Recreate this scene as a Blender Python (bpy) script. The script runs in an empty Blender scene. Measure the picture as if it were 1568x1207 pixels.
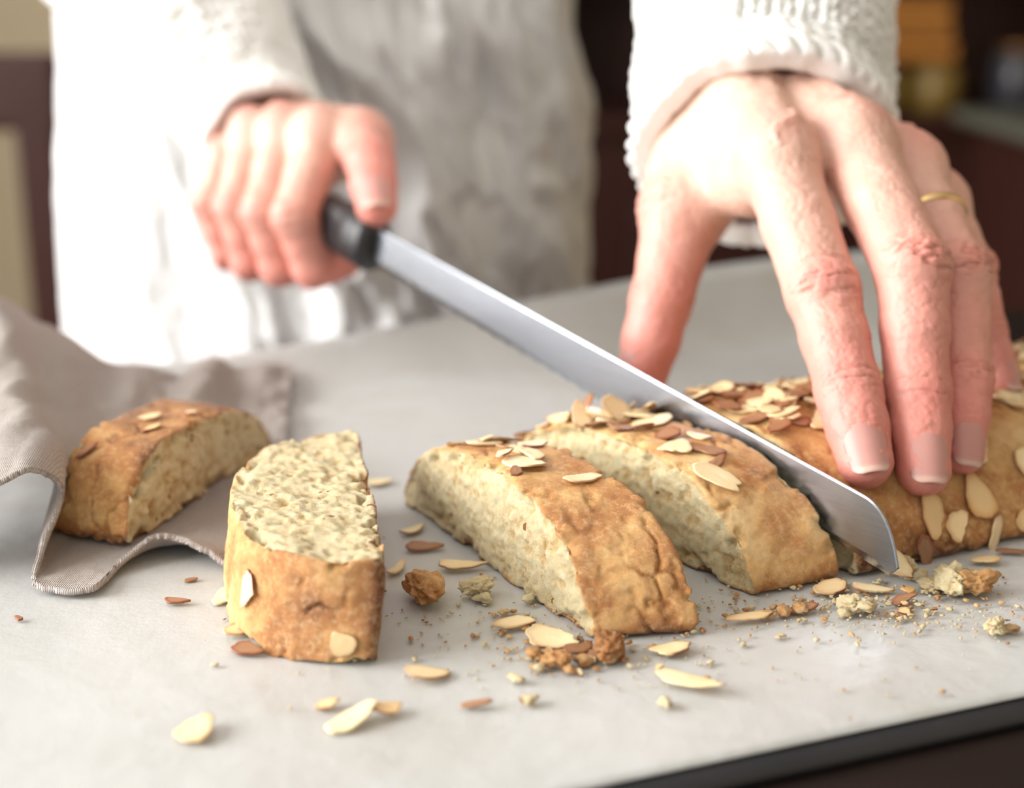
import bpy, math, random
import numpy as np
from mathutils import Vector, Matrix
from mathutils.bvhtree import BVHTree
random.seed(7); RNG=np.random.RandomState(7)
S=0.009; TZ=96.0          # 1 modelling unit = 9 mm ; work surface is 96 units above the floor
scene=bpy.context.scene
def A(*a): return np.array(a,float)
def nrm(v): v=np.asarray(v,float); return v/np.linalg.norm(v)

# ------------------------------------------------------------------ noise
def _hash(i,j,k,seed):
    h=(i*73856093)^(j*19349663)^(k*83492791)^(seed*40503+1013)
    h=(h^(h>>13))*1274126177; h=h&0xffffffff
    h=(h^(h>>16))*2246822519; h=h&0xffffffff
    h=h^(h>>15)
    return (h&0xffffff)/float(0xffffff)
def vnoise(p,seed=0):
    i=np.floor(p).astype(np.int64); f=p-i; u=f*f*(3-2*f); r=0
    for a in (0,1):
        for b in (0,1):
            for c in (0,1):
                w=(u[:,0] if a else 1-u[:,0])*(u[:,1] if b else 1-u[:,1])*(u[:,2] if c else 1-u[:,2])
                r=r+w*_hash(i[:,0]+a,i[:,1]+b,i[:,2]+c,seed)
    return r*2-1
def fbm(p,o=4,seed=0):
    r=0;a=1.0;t=0
    for k in range(o):
        r=r+a*vnoise(p*(2.03**k)+k*17.3,seed+k); t+=a; a*=.5
    return r/t
def worley(p,seed=0):
    i=np.floor(p).astype(np.int64); best=np.full(len(p),9.0)
    for a in (-1,0,1):
        for b in (-1,0,1):
            for c in (-1,0,1):
                ii=i+np.array([a,b,c])
                q=ii+np.stack([_hash(ii[:,0],ii[:,1],ii[:,2],seed+s) for s in (1,2,3)],1)
                best=np.minimum(best,((p-q)**2).sum(1))
    return np.sqrt(best)
def sstep(a,b,x):
    t=np.clip((x-a)/(b-a),0,1); return t*t*(3-2*t)

# ------------------------------------------------------------------ sdf
def smin(a,b,k):
    h=np.maximum(k-np.abs(a-b),0)/k
    return np.minimum(a,b)-h*h*k*.25
def smax(a,b,k): return -smin(-a,-b,k)
def cap(p,a,b,r1,r2):
    a=np.asarray(a,float); ba=np.asarray(b,float)-a; pa=p-a
    h=np.clip((pa@ba)/(ba@ba+1e-12),0,1)
    d=pa-h[:,None]*ba
    return np.sqrt((d*d).sum(1))-(r1+(r2-r1)*h)
def chain(p,pts,rs,k=.25):
    d=None
    for i in range(len(pts)-1):
        c=cap(p,pts[i],pts[i+1],rs[i],rs[i+1])
        d=c if d is None else smin(d,c,k)
    return d
def surf_nets(f,lo,hi,h,B=12):
    lo=np.array(lo,float);hi=np.array(hi,float)
    nb=np.ceil(((hi-lo)/h+1)/B).astype(int); n=nb*B
    V=np.full(tuple(n),1e3,np.float32)
    ii=np.stack(np.meshgrid(*[np.arange(k) for k in nb],indexing='ij'),-1).reshape(-1,3)
    fc=f(lo+(ii*B+(B-1)/2)*h)
    rad=B*h*.5*1.7321
    act=np.abs(fc)<rad*1.5+.15
    for (i,j,k) in ii[(~act)&(fc<0)]: V[i*B:(i+1)*B,j*B:(j+1)*B,k*B:(k+1)*B]=-1e3
    off=np.stack(np.meshgrid(*[np.arange(B)]*3,indexing='ij'),-1).reshape(-1,3)
    ab=ii[act]
    for c in range(0,len(ab),150):
        blk=ab[c:c+150]
        pts=lo+((blk[:,None,:]*B+off[None]).reshape(-1,3))*h
        vals=f(pts).reshape(len(blk),B,B,B)
        for q,(i,j,k) in enumerate(blk): V[i*B:(i+1)*B,j*B:(j+1)*B,k*B:(k+1)*B]=vals[q]
    I=V<0; nx,ny,nz=n
    cnt=np.zeros((nx-1,ny-1,nz-1),np.int8)
    for a in (0,1):
        for b in (0,1):
            for c in (0,1): cnt+=I[a:nx-1+a,b:ny-1+b,c:nz-1+c]
    m=(cnt>0)&(cnt<8); C=np.argwhere(m)
    idx=np.full(m.shape,-1,np.int32); idx[m]=np.arange(len(C))
    acc=np.zeros((len(C),3)); num=np.zeros(len(C))
    cor=[(a,b,c) for a in (0,1) for b in (0,1) for c in (0,1)]
    for c0 in cor:
        for ax in range(3):
            if c0[ax]: continue
            c1=list(c0); c1[ax]=1
            va=V[C[:,0]+c0[0],C[:,1]+c0[1],C[:,2]+c0[2]].astype(float); vb=V[C[:,0]+c1[0],C[:,1]+c1[1],C[:,2]+c1[2]].astype(float)
            x=(va<0)!=(vb<0); t=np.where(x,va/(va-vb+1e-20),0); t=np.clip(t,0,1)
            q=np.tile(np.array(c0,float),(len(C),1)); q[:,ax]+=t
            acc+=q*x[:,None]; num+=x
    P=lo+(C+acc/num[:,None])*h
    F=[]
    for ax,(d1,d2) in enumerate([(1,2),(2,0),(0,1)]):
        s0=[slice(None)]*3; s1=[slice(None)]*3; s0[ax]=slice(0,-1); s1[ax]=slice(1,None)
        ch=I[tuple(s0)]!=I[tuple(s1)]
        E=np.argwhere(ch)
        E=E[(E[:,d1]>0)&(E[:,d2]>0)&(E[:,d1]<n[d1]-1)&(E[:,d2]<n[d2]-1)]
        def g(o1,o2):
            q=E.copy(); q[:,d1]+=o1; q[:,d2]+=o2
            return idx[q[:,0],q[:,1],q[:,2]]
        quad=np.stack([g(-1,-1),g(0,-1),g(0,0),g(-1,0)],1)
        ins=I[E[:,0],E[:,1],E[:,2]]
        quad[~ins]=quad[~ins][:,::-1]
        F.append(quad)
    F=np.concatenate(F); F=F[(F>=0).all(1)]
    return P,F
def grad(f,P,e=.02):
    g=np.zeros_like(P)
    for a in range(3):
        d=np.zeros(3); d[a]=e
        g[:,a]=(f(P+d)-f(P-d))/(2*e)
    return g
def project(f,P,it=2):
    for _ in range(it):
        g=grad(f,P); l=(g*g).sum(1)+1e-6
        st=(f(P)/l)[:,None]*g
        ln=np.linalg.norm(st,axis=1,keepdims=True); st*=np.minimum(1,.1/(ln+1e-9))
        P=P-st
    g=grad(f,P); return P,g/(np.linalg.norm(g,axis=1,keepdims=True)+1e-9)

# ------------------------------------------------------------------ object making
def mesh_obj(name,V,F,mats,parent=None,smooth=True,attrs=None,midx=None,origin=None):
    V=np.asarray(V,float)
    if origin is None:
        origin=(V.min(0)+V.max(0))/2; origin[2]=V[:,2].min()
    origin=np.asarray(origin,float)
    W=(V-origin)*S
    me=bpy.data.meshes.new(name+"_mesh")
    me.from_pydata(W.tolist(),[],F.tolist() if isinstance(F,np.ndarray) else F)
    if not isinstance(mats,(list,tuple)): mats=[mats]
    for m in mats: me.materials.append(m)
    if smooth: me.polygons.foreach_set('use_smooth',[True]*len(me.polygons))
    if midx is not None: me.polygons.foreach_set('material_index',midx)
    for k,v in (attrs or {}).items():
        a=me.attributes.new(k,'FLOAT','POINT'); a.data.foreach_set('value',np.asarray(v,np.float32))
    me.update()
    ob=bpy.data.objects.new(name,me); scene.collection.objects.link(ob)
    wl=Vector(((origin[0])*S,origin[1]*S,(origin[2]+TZ)*S))
    if parent is not None:
        ob.parent=parent; ob.location=wl-parent.location
    else: ob.location=wl
    return ob
def empty(name,x,y,z):
    e=bpy.data.objects.new(name,None); scene.collection.objects.link(e)
    e.location=(x*S,y*S,(z+TZ)*S); e.empty_display_size=.05; return e
class MB:
    def __init__(s): s.V=[];s.F=[];s.n=0;s.at={};s.m=[]
    def add(s,V,F,mi=0,**at):
        V=np.asarray(V,float); s.V.append(V)
        for f in F: s.F.append([int(i)+s.n for i in f]); s.m.append(mi)
        for k,v in at.items():
            s.at.setdefault(k,[]).append(np.broadcast_to(np.asarray(v,float),(len(V),)))
        s.n+=len(V)
    def make(s,name,mats,parent=None,smooth=True,origin=None):
        return mesh_obj(name,np.concatenate(s.V),s.F,mats,parent,smooth,{k:np.concatenate(v) for k,v in s.at.items()},s.m,origin)
def bevel_box(c,sz,bev=.3,R=None):
    import bmesh
    bm=bmesh.new(); bmesh.ops.create_cube(bm,size=1)
    for v in bm.verts: v.co=Vector((v.co.x*sz[0],v.co.y*sz[1],v.co.z*sz[2]))
    if bev>0: bmesh.ops.bevel(bm,geom=bm.edges[:],offset=bev,segments=2,affect='EDGES',profile=.5)
    V=np.array([v.co[:] for v in bm.verts]); bm.verts.index_update()
    F=[[v.index for v in f.verts] for f in bm.faces]; bm.free()
    if R is not None: V=V@np.array(R).T
    return V+np.array(c,float),F
def lathe(c,prof,n=32,axis=None):
    V=[];F=[]
    for (r,z) in prof:
        for i in range(n):
            a=2*math.pi*i/n; V.append((r*math.cos(a),r*math.sin(a),z))
    for j in range(len(prof)-1):
        for i in range(n):
            F.append([j*n+i,j*n+(i+1)%n,(j+1)*n+(i+1)%n,(j+1)*n+i])
    F.append(list(range(n))[::-1]); F.append([ (len(prof)-1)*n+i for i in range(n)])
    V=np.array(V)
    if axis is not None:
        q=Vector((0,0,1)).rotation_difference(Vector(axis)).to_matrix(); V=V@np.array(q).T
    return V+np.array(c,float),F
def grid_faces(nu,nv,wrap=False):
    F=[]
    for j in range(nv-1):
        for i in range(nu if wrap else nu-1):
            F.append([j*nu+i,j*nu+(i+1)%nu,(j+1)*nu+(i+1)%nu,(j+1)*nu+i])
    return F
def catmull(P,n):
    P=np.asarray(P,float); out=[]
    Q=np.vstack([2*P[0]-P[1],P,2*P[-1]-P[-2]]); m=len(P)-1
    for t in np.linspace(0,m-1e-9,n):
        i=int(t); u=t-i; a,b,c,d=Q[i],Q[i+1],Q[i+2],Q[i+3]
        out.append(.5*((2*b)+(-a+c)*u+(2*a-5*b+4*c-d)*u*u+(-a+3*b-3*c+d)*u**3))
    return np.array(out)

# ------------------------------------------------------------------ materials
class N:
    def __init__(s,name):
        s.m=bpy.data.materials.new(name); s.m.use_nodes=True; s.t=s.m.node_tree; s.b=s.t.nodes['Principled BSDF']; s.l=s.t.links
        tc=s.t.nodes.new('ShaderNodeTexCoord'); mp=s.t.nodes.new('ShaderNodeMapping'); mp.inputs['Scale'].default_value=(1/S,)*3
        s.l.new(tc.outputs['Object'],mp.inputs['Vector']); s.co=mp.outputs[0]
    def new(s,t): return s.t.nodes.new(t)
    def noise(s,sc,det=4,rough=.5,vec=None,dist=0):
        n=s.new('ShaderNodeTexNoise'); n.inputs['Scale'].default_value=sc; n.inputs['Detail'].default_value=det; n.inputs['Roughness'].default_value=rough; n.inputs['Distortion'].default_value=dist
        s.l.new(vec or s.co,n.inputs['Vector']); return n.outputs['Fac']
    def vor(s,sc,feat='F1'):
        n=s.new('ShaderNodeTexVoronoi'); n.inputs['Scale'].default_value=sc; n.feature=feat; s.l.new(s.co,n.inputs['Vector']); return n.outputs['Distance']
    def scale(s,v):
        m=s.new('ShaderNodeMapping'); m.inputs['Scale'].default_value=v; s.l.new(s.co,m.inputs['Vector']); return m.outputs[0]
    def attr(s,n):
        a=s.new('ShaderNodeAttribute'); a.attribute_name=n; return a.outputs['Fac']
    def ramp(s,f,st):
        r=s.new('ShaderNodeValToRGB'); e=r.color_ramp.elements
        while len(e)<len(st): e.new(.5)
        for x,(p,c) in zip(e,st): x.position=p; x.color=(*c,1) if len(c)==3 else c
        s.l.new(f,r.inputs[0]); return r.outputs[0]
    def mix(s,f,a,b,mode='MIX'):
        m=s.new('ShaderNodeMix'); m.data_type='RGBA'; m.blend_type=mode
        for inp,v in ((m.inputs[0],f),(m.inputs[6],a),(m.inputs[7],b)):
            if hasattr(v,'links') or hasattr(v,'is_output'): s.l.new(v,inp)
            elif isinstance(v,(int,float)): inp.default_value=v
            else: inp.default_value=(*v,1)
        return m.outputs[2]
    def math(s,op,a,b=0.0,clamp=False):
        m=s.new('ShaderNodeMath'); m.operation=op; m.use_clamp=clamp
        for i,v in ((0,a),(1,b)):
            if isinstance(v,(int,float)): m.inputs[i].default_value=v
            else: s.l.new(v,m.inputs[i])
        return m.outputs[0]
    def bump(s,h,st=.3,d=.1):
        b=s.new('ShaderNodeBump'); b.inputs['Strength'].default_value=st; b.inputs['Distance'].default_value=d*S; s.l.new(h,b.inputs['Height'])
        s.l.new(b.outputs[0],s.b.inputs['Normal']); return b
    def set(s,col=None,rough=.5,metal=0,**k):
        if col is not None:
            if isinstance(col,tuple): s.b.inputs['Base Color'].default_value=(*col,1)
            else: s.l.new(col,s.b.inputs['Base Color'])
        if isinstance(rough,(int,float)): s.b.inputs['Roughness'].default_value=rough
        else: s.l.new(rough,s.b.inputs['Roughness'])
        s.b.inputs['Metallic'].default_value=metal
        for kk,v in k.items(): s.b.inputs[kk.replace('_',' ')].default_value=v
        return s.m
def mat_plain(name,c1,c2,sc=.5,rough=.5,metal=0,bs=.1,**k):
    n=N(name); f=n.noise(sc,5); n.bump(n.noise(sc*6,4),bs,.1)
    return n.set(n.mix(f,c1,c2),rough,metal,**k)

def m_skin(name='skin'):
    n=N(name)
    base=n.mix(n.noise(.9,5,.6),(.77,.51,.41),(.71,.43,.335))
    red=n.mix(n.math('MULTIPLY',n.attr('red'),.92,True),base,(.66,.225,.185))
    red=n.mix(n.math('MULTIPLY',n.attr('pale'),.6,True),red,(.82,.61,.49))
    red=n.mix(n.math('MULTIPLY',n.attr('crease'),.45,True),red,(.47,.15,.115))
    red=n.mix(n.math('MULTIPLY',n.ramp(n.noise(2.2,5,.65),[(.45,(0,0,0)),(.7,(1,1,1))]),.25),red,(.62,.28,.22))
    h=n.math('ADD',n.math('MULTIPLY',n.vor(7),.4),n.noise(3.5,7,.7))
    n.bump(h,.4,.06)
    m=n.set(red,.43); b=n.b
    b.inputs['Subsurface Weight'].default_value=.10; b.inputs['Subsurface Radius'].default_value=(1,.35,.2); b.inputs['Subsurface Scale'].default_value=.003
    b.inputs['Specular IOR Level'].default_value=.45
    return m
def m_nail():
    n=N('fingernail'); c=n.mix(n.attr('free'),(.54,.27,.235),(.62,.40,.33))
    m=n.set(c,.40); n.b.inputs['Specular IOR Level'].default_value=.35; return m
def m_bread():
    n=N('biscotti')
    tn=n.math('ADD',n.noise(.8,7,.6),n.attr('tone'))
    crust=n.ramp(tn,[(.25,(.88,.62,.31)),(.43,(.75,.43,.16)),(.64,(.52,.22,.065)),(.93,(.17,.054,.018))])
    fine=n.ramp(n.noise(6,4,.7),[(.48,(0,0,0)),(.68,(1,1,1))])
    crust=n.mix(n.math('MULTIPLY',fine,.42),crust,(.90,.66,.36))
    dk=n.ramp(n.noise(3.4,5,.65),[(.56,(0,0,0)),(.70,(1,1,1))])
    crust=n.mix(n.math('MULTIPLY',dk,.42),crust,(.38,.14,.04))
    pn=n.math('ADD',n.noise(4.2,7,.78),n.math('MULTIPLY',n.attr('pore'),.26))
    crumb=n.ramp(pn,[(.34,(.96,.86,.58)),(.54,(.91,.75,.44)),(.70,(.78,.55,.26)),(.92,(.50,.29,.10))])
    sp=n.ramp(n.noise(2.2,2,.5),[(.69,(0,0,0)),(.715,(1,1,1))])
    crumb=n.mix(sp,crumb,(.36,.14,.045))
    col=n.mix(n.attr('cut'),crust,crumb)
    hc=n.math('MULTIPLY',n.math('ADD',n.noise(8,8,.8),n.math('MULTIPLY',n.noise(2.5,3),.5)),n.math('ADD',n.math('MULTIPLY',n.attr('cut'),.45),.5))
    n.bump(hc,.85,.14)
    m=n.set(col,.48); n.b.inputs['Subsurface Weight'].default_value=.05; n.b.inputs['Subsurface Scale'].default_value=.0015
    n.b.inputs['Specular IOR Level'].default_value=.45
    return m
def m_almond():
    n=N('sliced_almond')
    c=n.mix(n.noise(1.5,4),(.94,.83,.57),(.86,.67,.36))
    c=n.mix(n.math('MULTIPLY',n.attr('toast'),1.0,True),c,(.66,.36,.12))
    c=n.mix(n.attr('edge'),c,(.25,.08,.03))
    n.bump(n.noise(6,5,.6,n.scale((.4,2,1))),.3,.05)
    m=n.set(c,.38); n.b.inputs['Subsurface Weight'].default_value=.1; n.b.inputs['Subsurface Scale'].default_value=.002; return m
def m_paper():
    n=N('parchment'); c=n.ramp(n.noise(.12,5,.6),[(.3,(.48,.48,.465)),(.7,(.55,.555,.55))])
    oil=n.ramp(n.noise(.3,3,.5,n.scale((.5,1.3,1)),.6),[(.52,(0,0,0)),(.72,(1,1,1))])
    c=n.mix(n.math('MULTIPLY',oil,.4),c,(.43,.41,.36))
    n.bump(n.noise(.9,6,.55),.35,.15); return n.set(c,.38)
def m_linen(name,c1,c2,ws=9,bs=.4):
    n=N(name)
    w1=n.new('ShaderNodeTexWave'); w1.bands_direction='X'; w1.inputs['Scale'].default_value=ws*.32; w1.inputs['Distortion'].default_value=1.5; n.l.new(n.co,w1.inputs['Vector'])
    w2=n.new('ShaderNodeTexWave'); w2.bands_direction='Y'; w2.inputs['Scale'].default_value=ws*.32; w2.inputs['Distortion'].default_value=1.5; n.l.new(n.co,w2.inputs['Vector'])
    h=n.math('ADD',w1.outputs['Fac'],w2.outputs['Fac']); h=n.math('ADD',h,n.noise(12,4,.7))
    f=n.math('ADD',n.math('MULTIPLY',n.math('MULTIPLY',w1.outputs['Fac'],w2.outputs['Fac']),.5),n.math('MULTIPLY',n.noise(9,4,.75),.7))
    c=n.mix(f,c1,c2); n.bump(h,bs,.06)
    return n.set(c,.85)
def m_wood(name,c1,c2,rough=.35,spec=.5):
    n=N(name); f=n.noise(1.2,6,.6,n.scale((.12,1.2,1.2)),.6); n.bump(f,.1,.05)
    m=n.set(n.mix(f,c1,c2),rough); n.b.inputs['Specular IOR Level'].default_value=spec; return m
SKIN=m_skin(); NAIL=m_nail(); BREAD=m_bread(); ALM=m_almond(); PAPER=m_paper()
LINEN=m_linen('linen_napkin',(.50,.41,.365),(.94,.85,.79),20,.95)
APRON=m_linen('apron_linen',(.70,.695,.69),(.77,.765,.76),6)
def m_knit():
    n=N('white_knit'); n.bump(n.noise(7,5,.7),.5,.08)
    return n.set(n.mix(n.noise(3,4),(.89,.885,.865),(.81,.80,.77)),.9)
KNIT=m_knit()
DWOOD=m_wood('dark_table_wood',(.010,.006,.005),(.018,.010,.008),.6,.15)
CWOOD=m_wood('cherry_wood',(.024,.006,.004),(.044,.011,.008),.45,.3)
def m_steel():
    n=N('blade_steel'); f=n.noise(2.0,5,.6,n.scale((.3,.3,6)))
    n.bump(f,.05,.02); return n.set(n.mix(f,(.30,.32,.36),(.44,.46,.50)),.23,1.0)
STEEL=m_steel()
BLACK=mat_plain('black_handle',(.012,.012,.013),(.02,.02,.022),1,.35)
TRAYM=mat_plain('dark_tray_metal',(.03,.03,.034),(.05,.05,.055),.6,.5,.6)
GOLD=mat_plain('gold',(.83,.56,.25),(.9,.66,.32),1,.2,1.0,.02)

# ------------------------------------------------------------------ table / tray / paper (all turned 21 deg to the camera)
U2=A(.934,.358,0); W2=A(-.358,.934,0); P0=A(1.2,23.7,0)
def TL(a,b,z=0): return P0+U2*a+W2*b+A(0,0,z)
Rt=np.array([U2,W2,[0,0,1]]).T
table=empty('kitchen_table',*TL(5,-5,-96))
def box_local(mb,a0,a1,b0,b1,z0,z1,bev=.3,mi=0):
    V,F=bevel_box((0,0,0),(a1-a0,b1-b0,z1-z0),bev,Rt); mb.add(V+TL((a0+a1)/2,(b0+b1)/2,(z0+z1)/2),F,mi)
mb=MB(); box_local(mb,-70,75,-50,32.5,-4.5,-.5,.5); mb.make('table_top',DWOOD,table,False)
mb=MB(); 
box_local(mb,-62,67,-44,-42,-13,-4.5,.2); box_local(mb,-62,67,25,27,-13,-4.5,.2)
box_local(mb,-64,-62,-44,27,-13,-4.5,.2); box_local(mb,67,69,-44,27,-13,-4.5,.2); mb.make('table_apron',DWOOD,table,False)
for i,(a,b) in enumerate([(-64,-44),(66,-44),(-64,25),(66,25)]):
    V,F=lathe(TL(a+1,b+1,-96),[(2,0),(2.4,3),(2.1,12),(3.0,60),(3.2,70),(3.6,76),(3.6,91.5)],20); mb=MB(); mb.add(V,F); mb.make('leg_%d'%(i+1),DWOOD,table)
na,nb=90,60
mb=MB()
def sheet(a0,a1,b0,b1,zf,na,nb):
    aa=np.linspace(a0,a1,na); bb=np.linspace(b0,b1,nb); V=[]
    for b in bb:
        for a in aa: V.append(TL(a,b,zf(a,b)))
    return np.array(V),grid_faces(na,nb)
def solid_sheet(mb,V,F,nu,nv,th,mi=0,**at):
    n=len(V); V2=V.copy(); V2[:,2]-=th
    F2=[f[::-1] for f in F]; F2=[[i+n for i in f] for f in F2]
    per=[i for i in range(nu)]+[j*nu+nu-1 for j in range(1,nv)]+[(nv-1)*nu+i for i in range(nu-2,-1,-1)]+[j*nu for j in range(nv-2,0,-1)]
    side=[[per[(k+1)%len(per)],per[k],per[k]+n,per[(k+1)%len(per)]+n] for k in range(len(per))]
    mb.add(np.vstack([V,V2]),list(F)+F2+side,mi,**at)
def lip(a,b): 
    r=.25+.6*float(sstep(-5,24,a)); return r*3.0*max(0,(b-28.6)/2.0)**1.6 if b>28.6 else 0.0
V,F=sheet(-18,29.5,-.55,30.6,lambda a,b:-.12+.95*lip(a,b)-(.14*max(0,(.15-b)/.7)),na,nb)
solid_sheet(mb,V,F,na,nb,.22); tray=mb.make('baking_tray',TRAYM)
def pz(a,b):
    p=A(a,b,0)[None]
    w=.06*float(fbm(p*.14,3,5)[0])+.03*math.sin(a*.35+b*.2)
    edge=min(1,max(0,b/1.5))
    return w*edge*.6+.02+lip(a,b)-.10*(1-edge)**2
V,F=sheet(-17.6,28.9,0.0,30.9,pz,150,110)
mb=MB(); solid_sheet(mb,V,F,150,110,.03); paper=mb.make('parchment_paper',PAPER)

# ------------------------------------------------------------------ biscotti
def dome(P,L,H,p,q,skew):
    s=P[:,0]-skew*P[:,1]; x=np.abs(2*s/L-1); z=np.maximum(P[:,2],0)/H; iq=1/q
    F=x**p+z**iq
    gs=p*np.maximum(x,1e-3)**(p-1)*2/L; gz=iq*np.maximum(z,1e-3)**(iq-1)/H
    return np.clip((F-1)/np.maximum(np.sqrt(gs*gs+gz*gz),.12),-3,4)
def bread(name,O,M,T,L,H,p=2.5,q=.6,skew=0.,h=.062,seed=1,loaf=False,tone0=0.,parent=None,slope=0.,rough=1.0):
    O=np.asarray(O,float); M=np.asarray(M,float)   # rows: s,t,z axes
    def dd(P):
        Q=P
        if slope: Q=P.copy(); Q[:,2]=P[:,2]/(1-slope*np.clip(P[:,0]/L,0,1))
        return dome(Q,L,H,p,q,skew)+.12*fbm(P*.5+seed*7.1,2,seed)
    def f(P):
        d=dd(P); d=smax(d,-P[:,2],.35)
        w=.09*fbm(P*A(.8,.3,.8)+seed,2,seed+21)*rough
        if loaf:
            tt=smax(-P[:,1],P[:,1]-T+.5*((2*P[:,0]/L-1)**2)*3,.14)
        else: tt=smax(-P[:,1]+w,P[:,1]-T+w,.02)
        return smax(d,tt,.10)
    ext=abs(skew)*T+.6
    P,F=surf_nets(f,(-ext,-.3,-.4),(L+ext,T+.3,H+.5),h)
    P,n=project(f,P,2)
    d=dd(P)
    cn=np.abs(n[:,1])
    if loaf: cn=cn*(P[:,1]<1.5)
    inner=np.minimum(-d,P[:,2])
    tmn=(P[:,1] if loaf else np.minimum(P[:,1],T-P[:,1]))
    cut=sstep(.55,.8,cn)*sstep(.02,.14,inner+.09*fbm(P*2.5,3,9))*(tmn<.5)
    a1=fbm(P*2.3+seed,3,seed+3); a2=fbm(P*5.0+seed,2,seed+5)
    pit=sstep(.2,.55,a1)*.8+sstep(.12,.5,a2)*.5
    w1=worley(P*1.0+seed,seed+3); hole=np.clip(1-w1/.24,0,1)
    pit=pit+hole*.9
    dc=(-.08*pit+.085*fbm(P*1.4,3,seed+2)+.055*fbm(P*7,2,seed+6))*(.6+.4*rough)
    cr=1-np.abs(fbm(P*A(.8,1.2,1.2)+3,3,seed+4)); crack=np.clip((cr-.90)/.10,0,1)*sstep(-.1,.3,fbm(P*.6,2,seed+14))
    dk=.09*fbm(P*.8,3,seed+1)+.035*fbm(P*3,3,seed+7)-.08*crack-.035*sstep(.35,.6,fbm(P*2.2,2,seed+9))
    rimn=np.exp(-(tmn/.22)**2)*(inner<.42)*(1. if not loaf else (P[:,1]<1.5))
    chip=rimn*sstep(.0,.42,fbm(P*2.2+7,3,seed+31))
    P=P+n*(cut*dc+(1-cut)*dk-.19*rough*chip)[:,None]
    P[:,2]=np.maximum(P[:,2],0.01)
    cut=np.maximum(cut,sstep(.5,.8,chip)*(P[:,2]>.3)*.6)
    pore=np.clip(pit*.9,0,1)
    tone=tone0+.36*(1-sstep(.0,.6,P[:,2]+.2*a1))+.15*crack+.30*fbm(P*.45+11,2,seed+12)-.045
    tone=tone+.09*sstep(.55,1,np.abs(2*P[:,0]/L-1))
    Wd=O+P@M
    ob=mesh_obj(name,Wd,F,BREAD,parent,True,{'cut':cut,'pore':pore,'tone':tone})
    bvh=BVHTree.FromPolygons(Wd.tolist(),F.tolist())
    return ob,bvh
def frame(v):
    v=nrm(A(v[0],v[1],0)); n=A(v[1],-v[0],0); return np.array([v,n,[0,0,1]])
FL=MB()
def flake(mb,c,nv,ang,L=1.3,Wd=.85,curl=.04,toast=0.,dark=False,th=.055,edge=None):
    if edge is None: edge=random.choice([1,1,.8,.4,0])
    L*=.90; Wd*=.90
    nv=nrm(nv); t=nrm(np.cross(nv,A(math.sin(ang),-math.cos(ang),.01)+nv*.001)); t=nrm(t-nv*(t@nv)); b=np.cross(nv,t)
    NR,NA=5,30; V=[];E=[]
    asym=random.uniform(.05,.38); ca=random.uniform(0,6.28); cl=random.choice([.2,.35,.5,.7,2,2])
    ph1=random.random()*6; ph2=random.random()*6; rg=random.uniform(.02,.06)
    def pt(r,th_): 
        k=1+.06*math.sin(3*th_+ph1)+rg*math.sin(7*th_+ph2)+.02*math.sin(13*th_+ph1)
        x=math.cos(th_)*L/2*k; y=math.sin(th_)*Wd/2*(1-asym*math.cos(th_))*k
        dn=math.cos(ca)*x/(L/2)+math.sin(ca)*y/(Wd/2); cut_=False
        cl2=cl*(1+.12*math.sin(5*th_+ph2)) 
        if dn>cl2: f_=cl2/dn; x*=f_; y*=f_; cut_=True
        return x*r,y*r,cut_
    sd=random.random()*50; ph3=random.random()*6
    tw=random.uniform(-.2,.2)
    for side in (1,-1):
        V.append((0,0,side*th/2)); E.append(0)
        for r in list(np.linspace(.25,.92,NR-1))+[1.0]:
            for k in range(NA):
                a=2*math.pi*k/NA; x,y,cc=pt(r*(1.0 if side>0 else .995),a)
                zz=side*th/2*(1 if r<.98 else .8)+curl*(x*x)*1.2-curl*.8*y*y+.02*math.sin(3*x+sd)+tw*x*y
                pe=1.0 if math.sin(a+ph3)>-.45 else .25
                V.append((x,y,zz)); E.append((0 if cc else edge*pe) if r>.98 else (.25*edge if r>.9 and not cc else 0))
    n1=1+NR*NA; F=[]
    for k in range(NA):
        k2=(k+1)%NA
        F.append([0,1+k,1+k2]); F.append([n1,n1+1+k2,n1+1+k])
        for j in range(NR-1):
            a,b_,c_,d=1+j*NA+k,1+j*NA+k2,1+(j+1)*NA+k2,1+(j+1)*NA+k
            F.append([a,d,c_,b_]); F.append([n1+a,n1+b_,n1+c_,n1+d])
        F.append([1+(NR-1)*NA+k,n1+1+(NR-1)*NA+k,n1+1+(NR-1)*NA+k2,1+(NR-1)*NA+k2])
    V=np.array(V); E=np.array(E,float)
    if dark: E=np.clip(E+.85,0,1)
    toast=toast+random.random()*.15
    rim=np.clip(np.sqrt((V[:,0]/(L/2))**2+(V[:,1]/(Wd/2))**2),0,1)**4*random.choice([0,.2,.4])
    Wv=np.asarray(c,float)+V[:,[0]]*t+V[:,[1]]*b+V[:,[2]]*nv
    mb.add(Wv,F,0,edge=E,toast=toast+rim)
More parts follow.
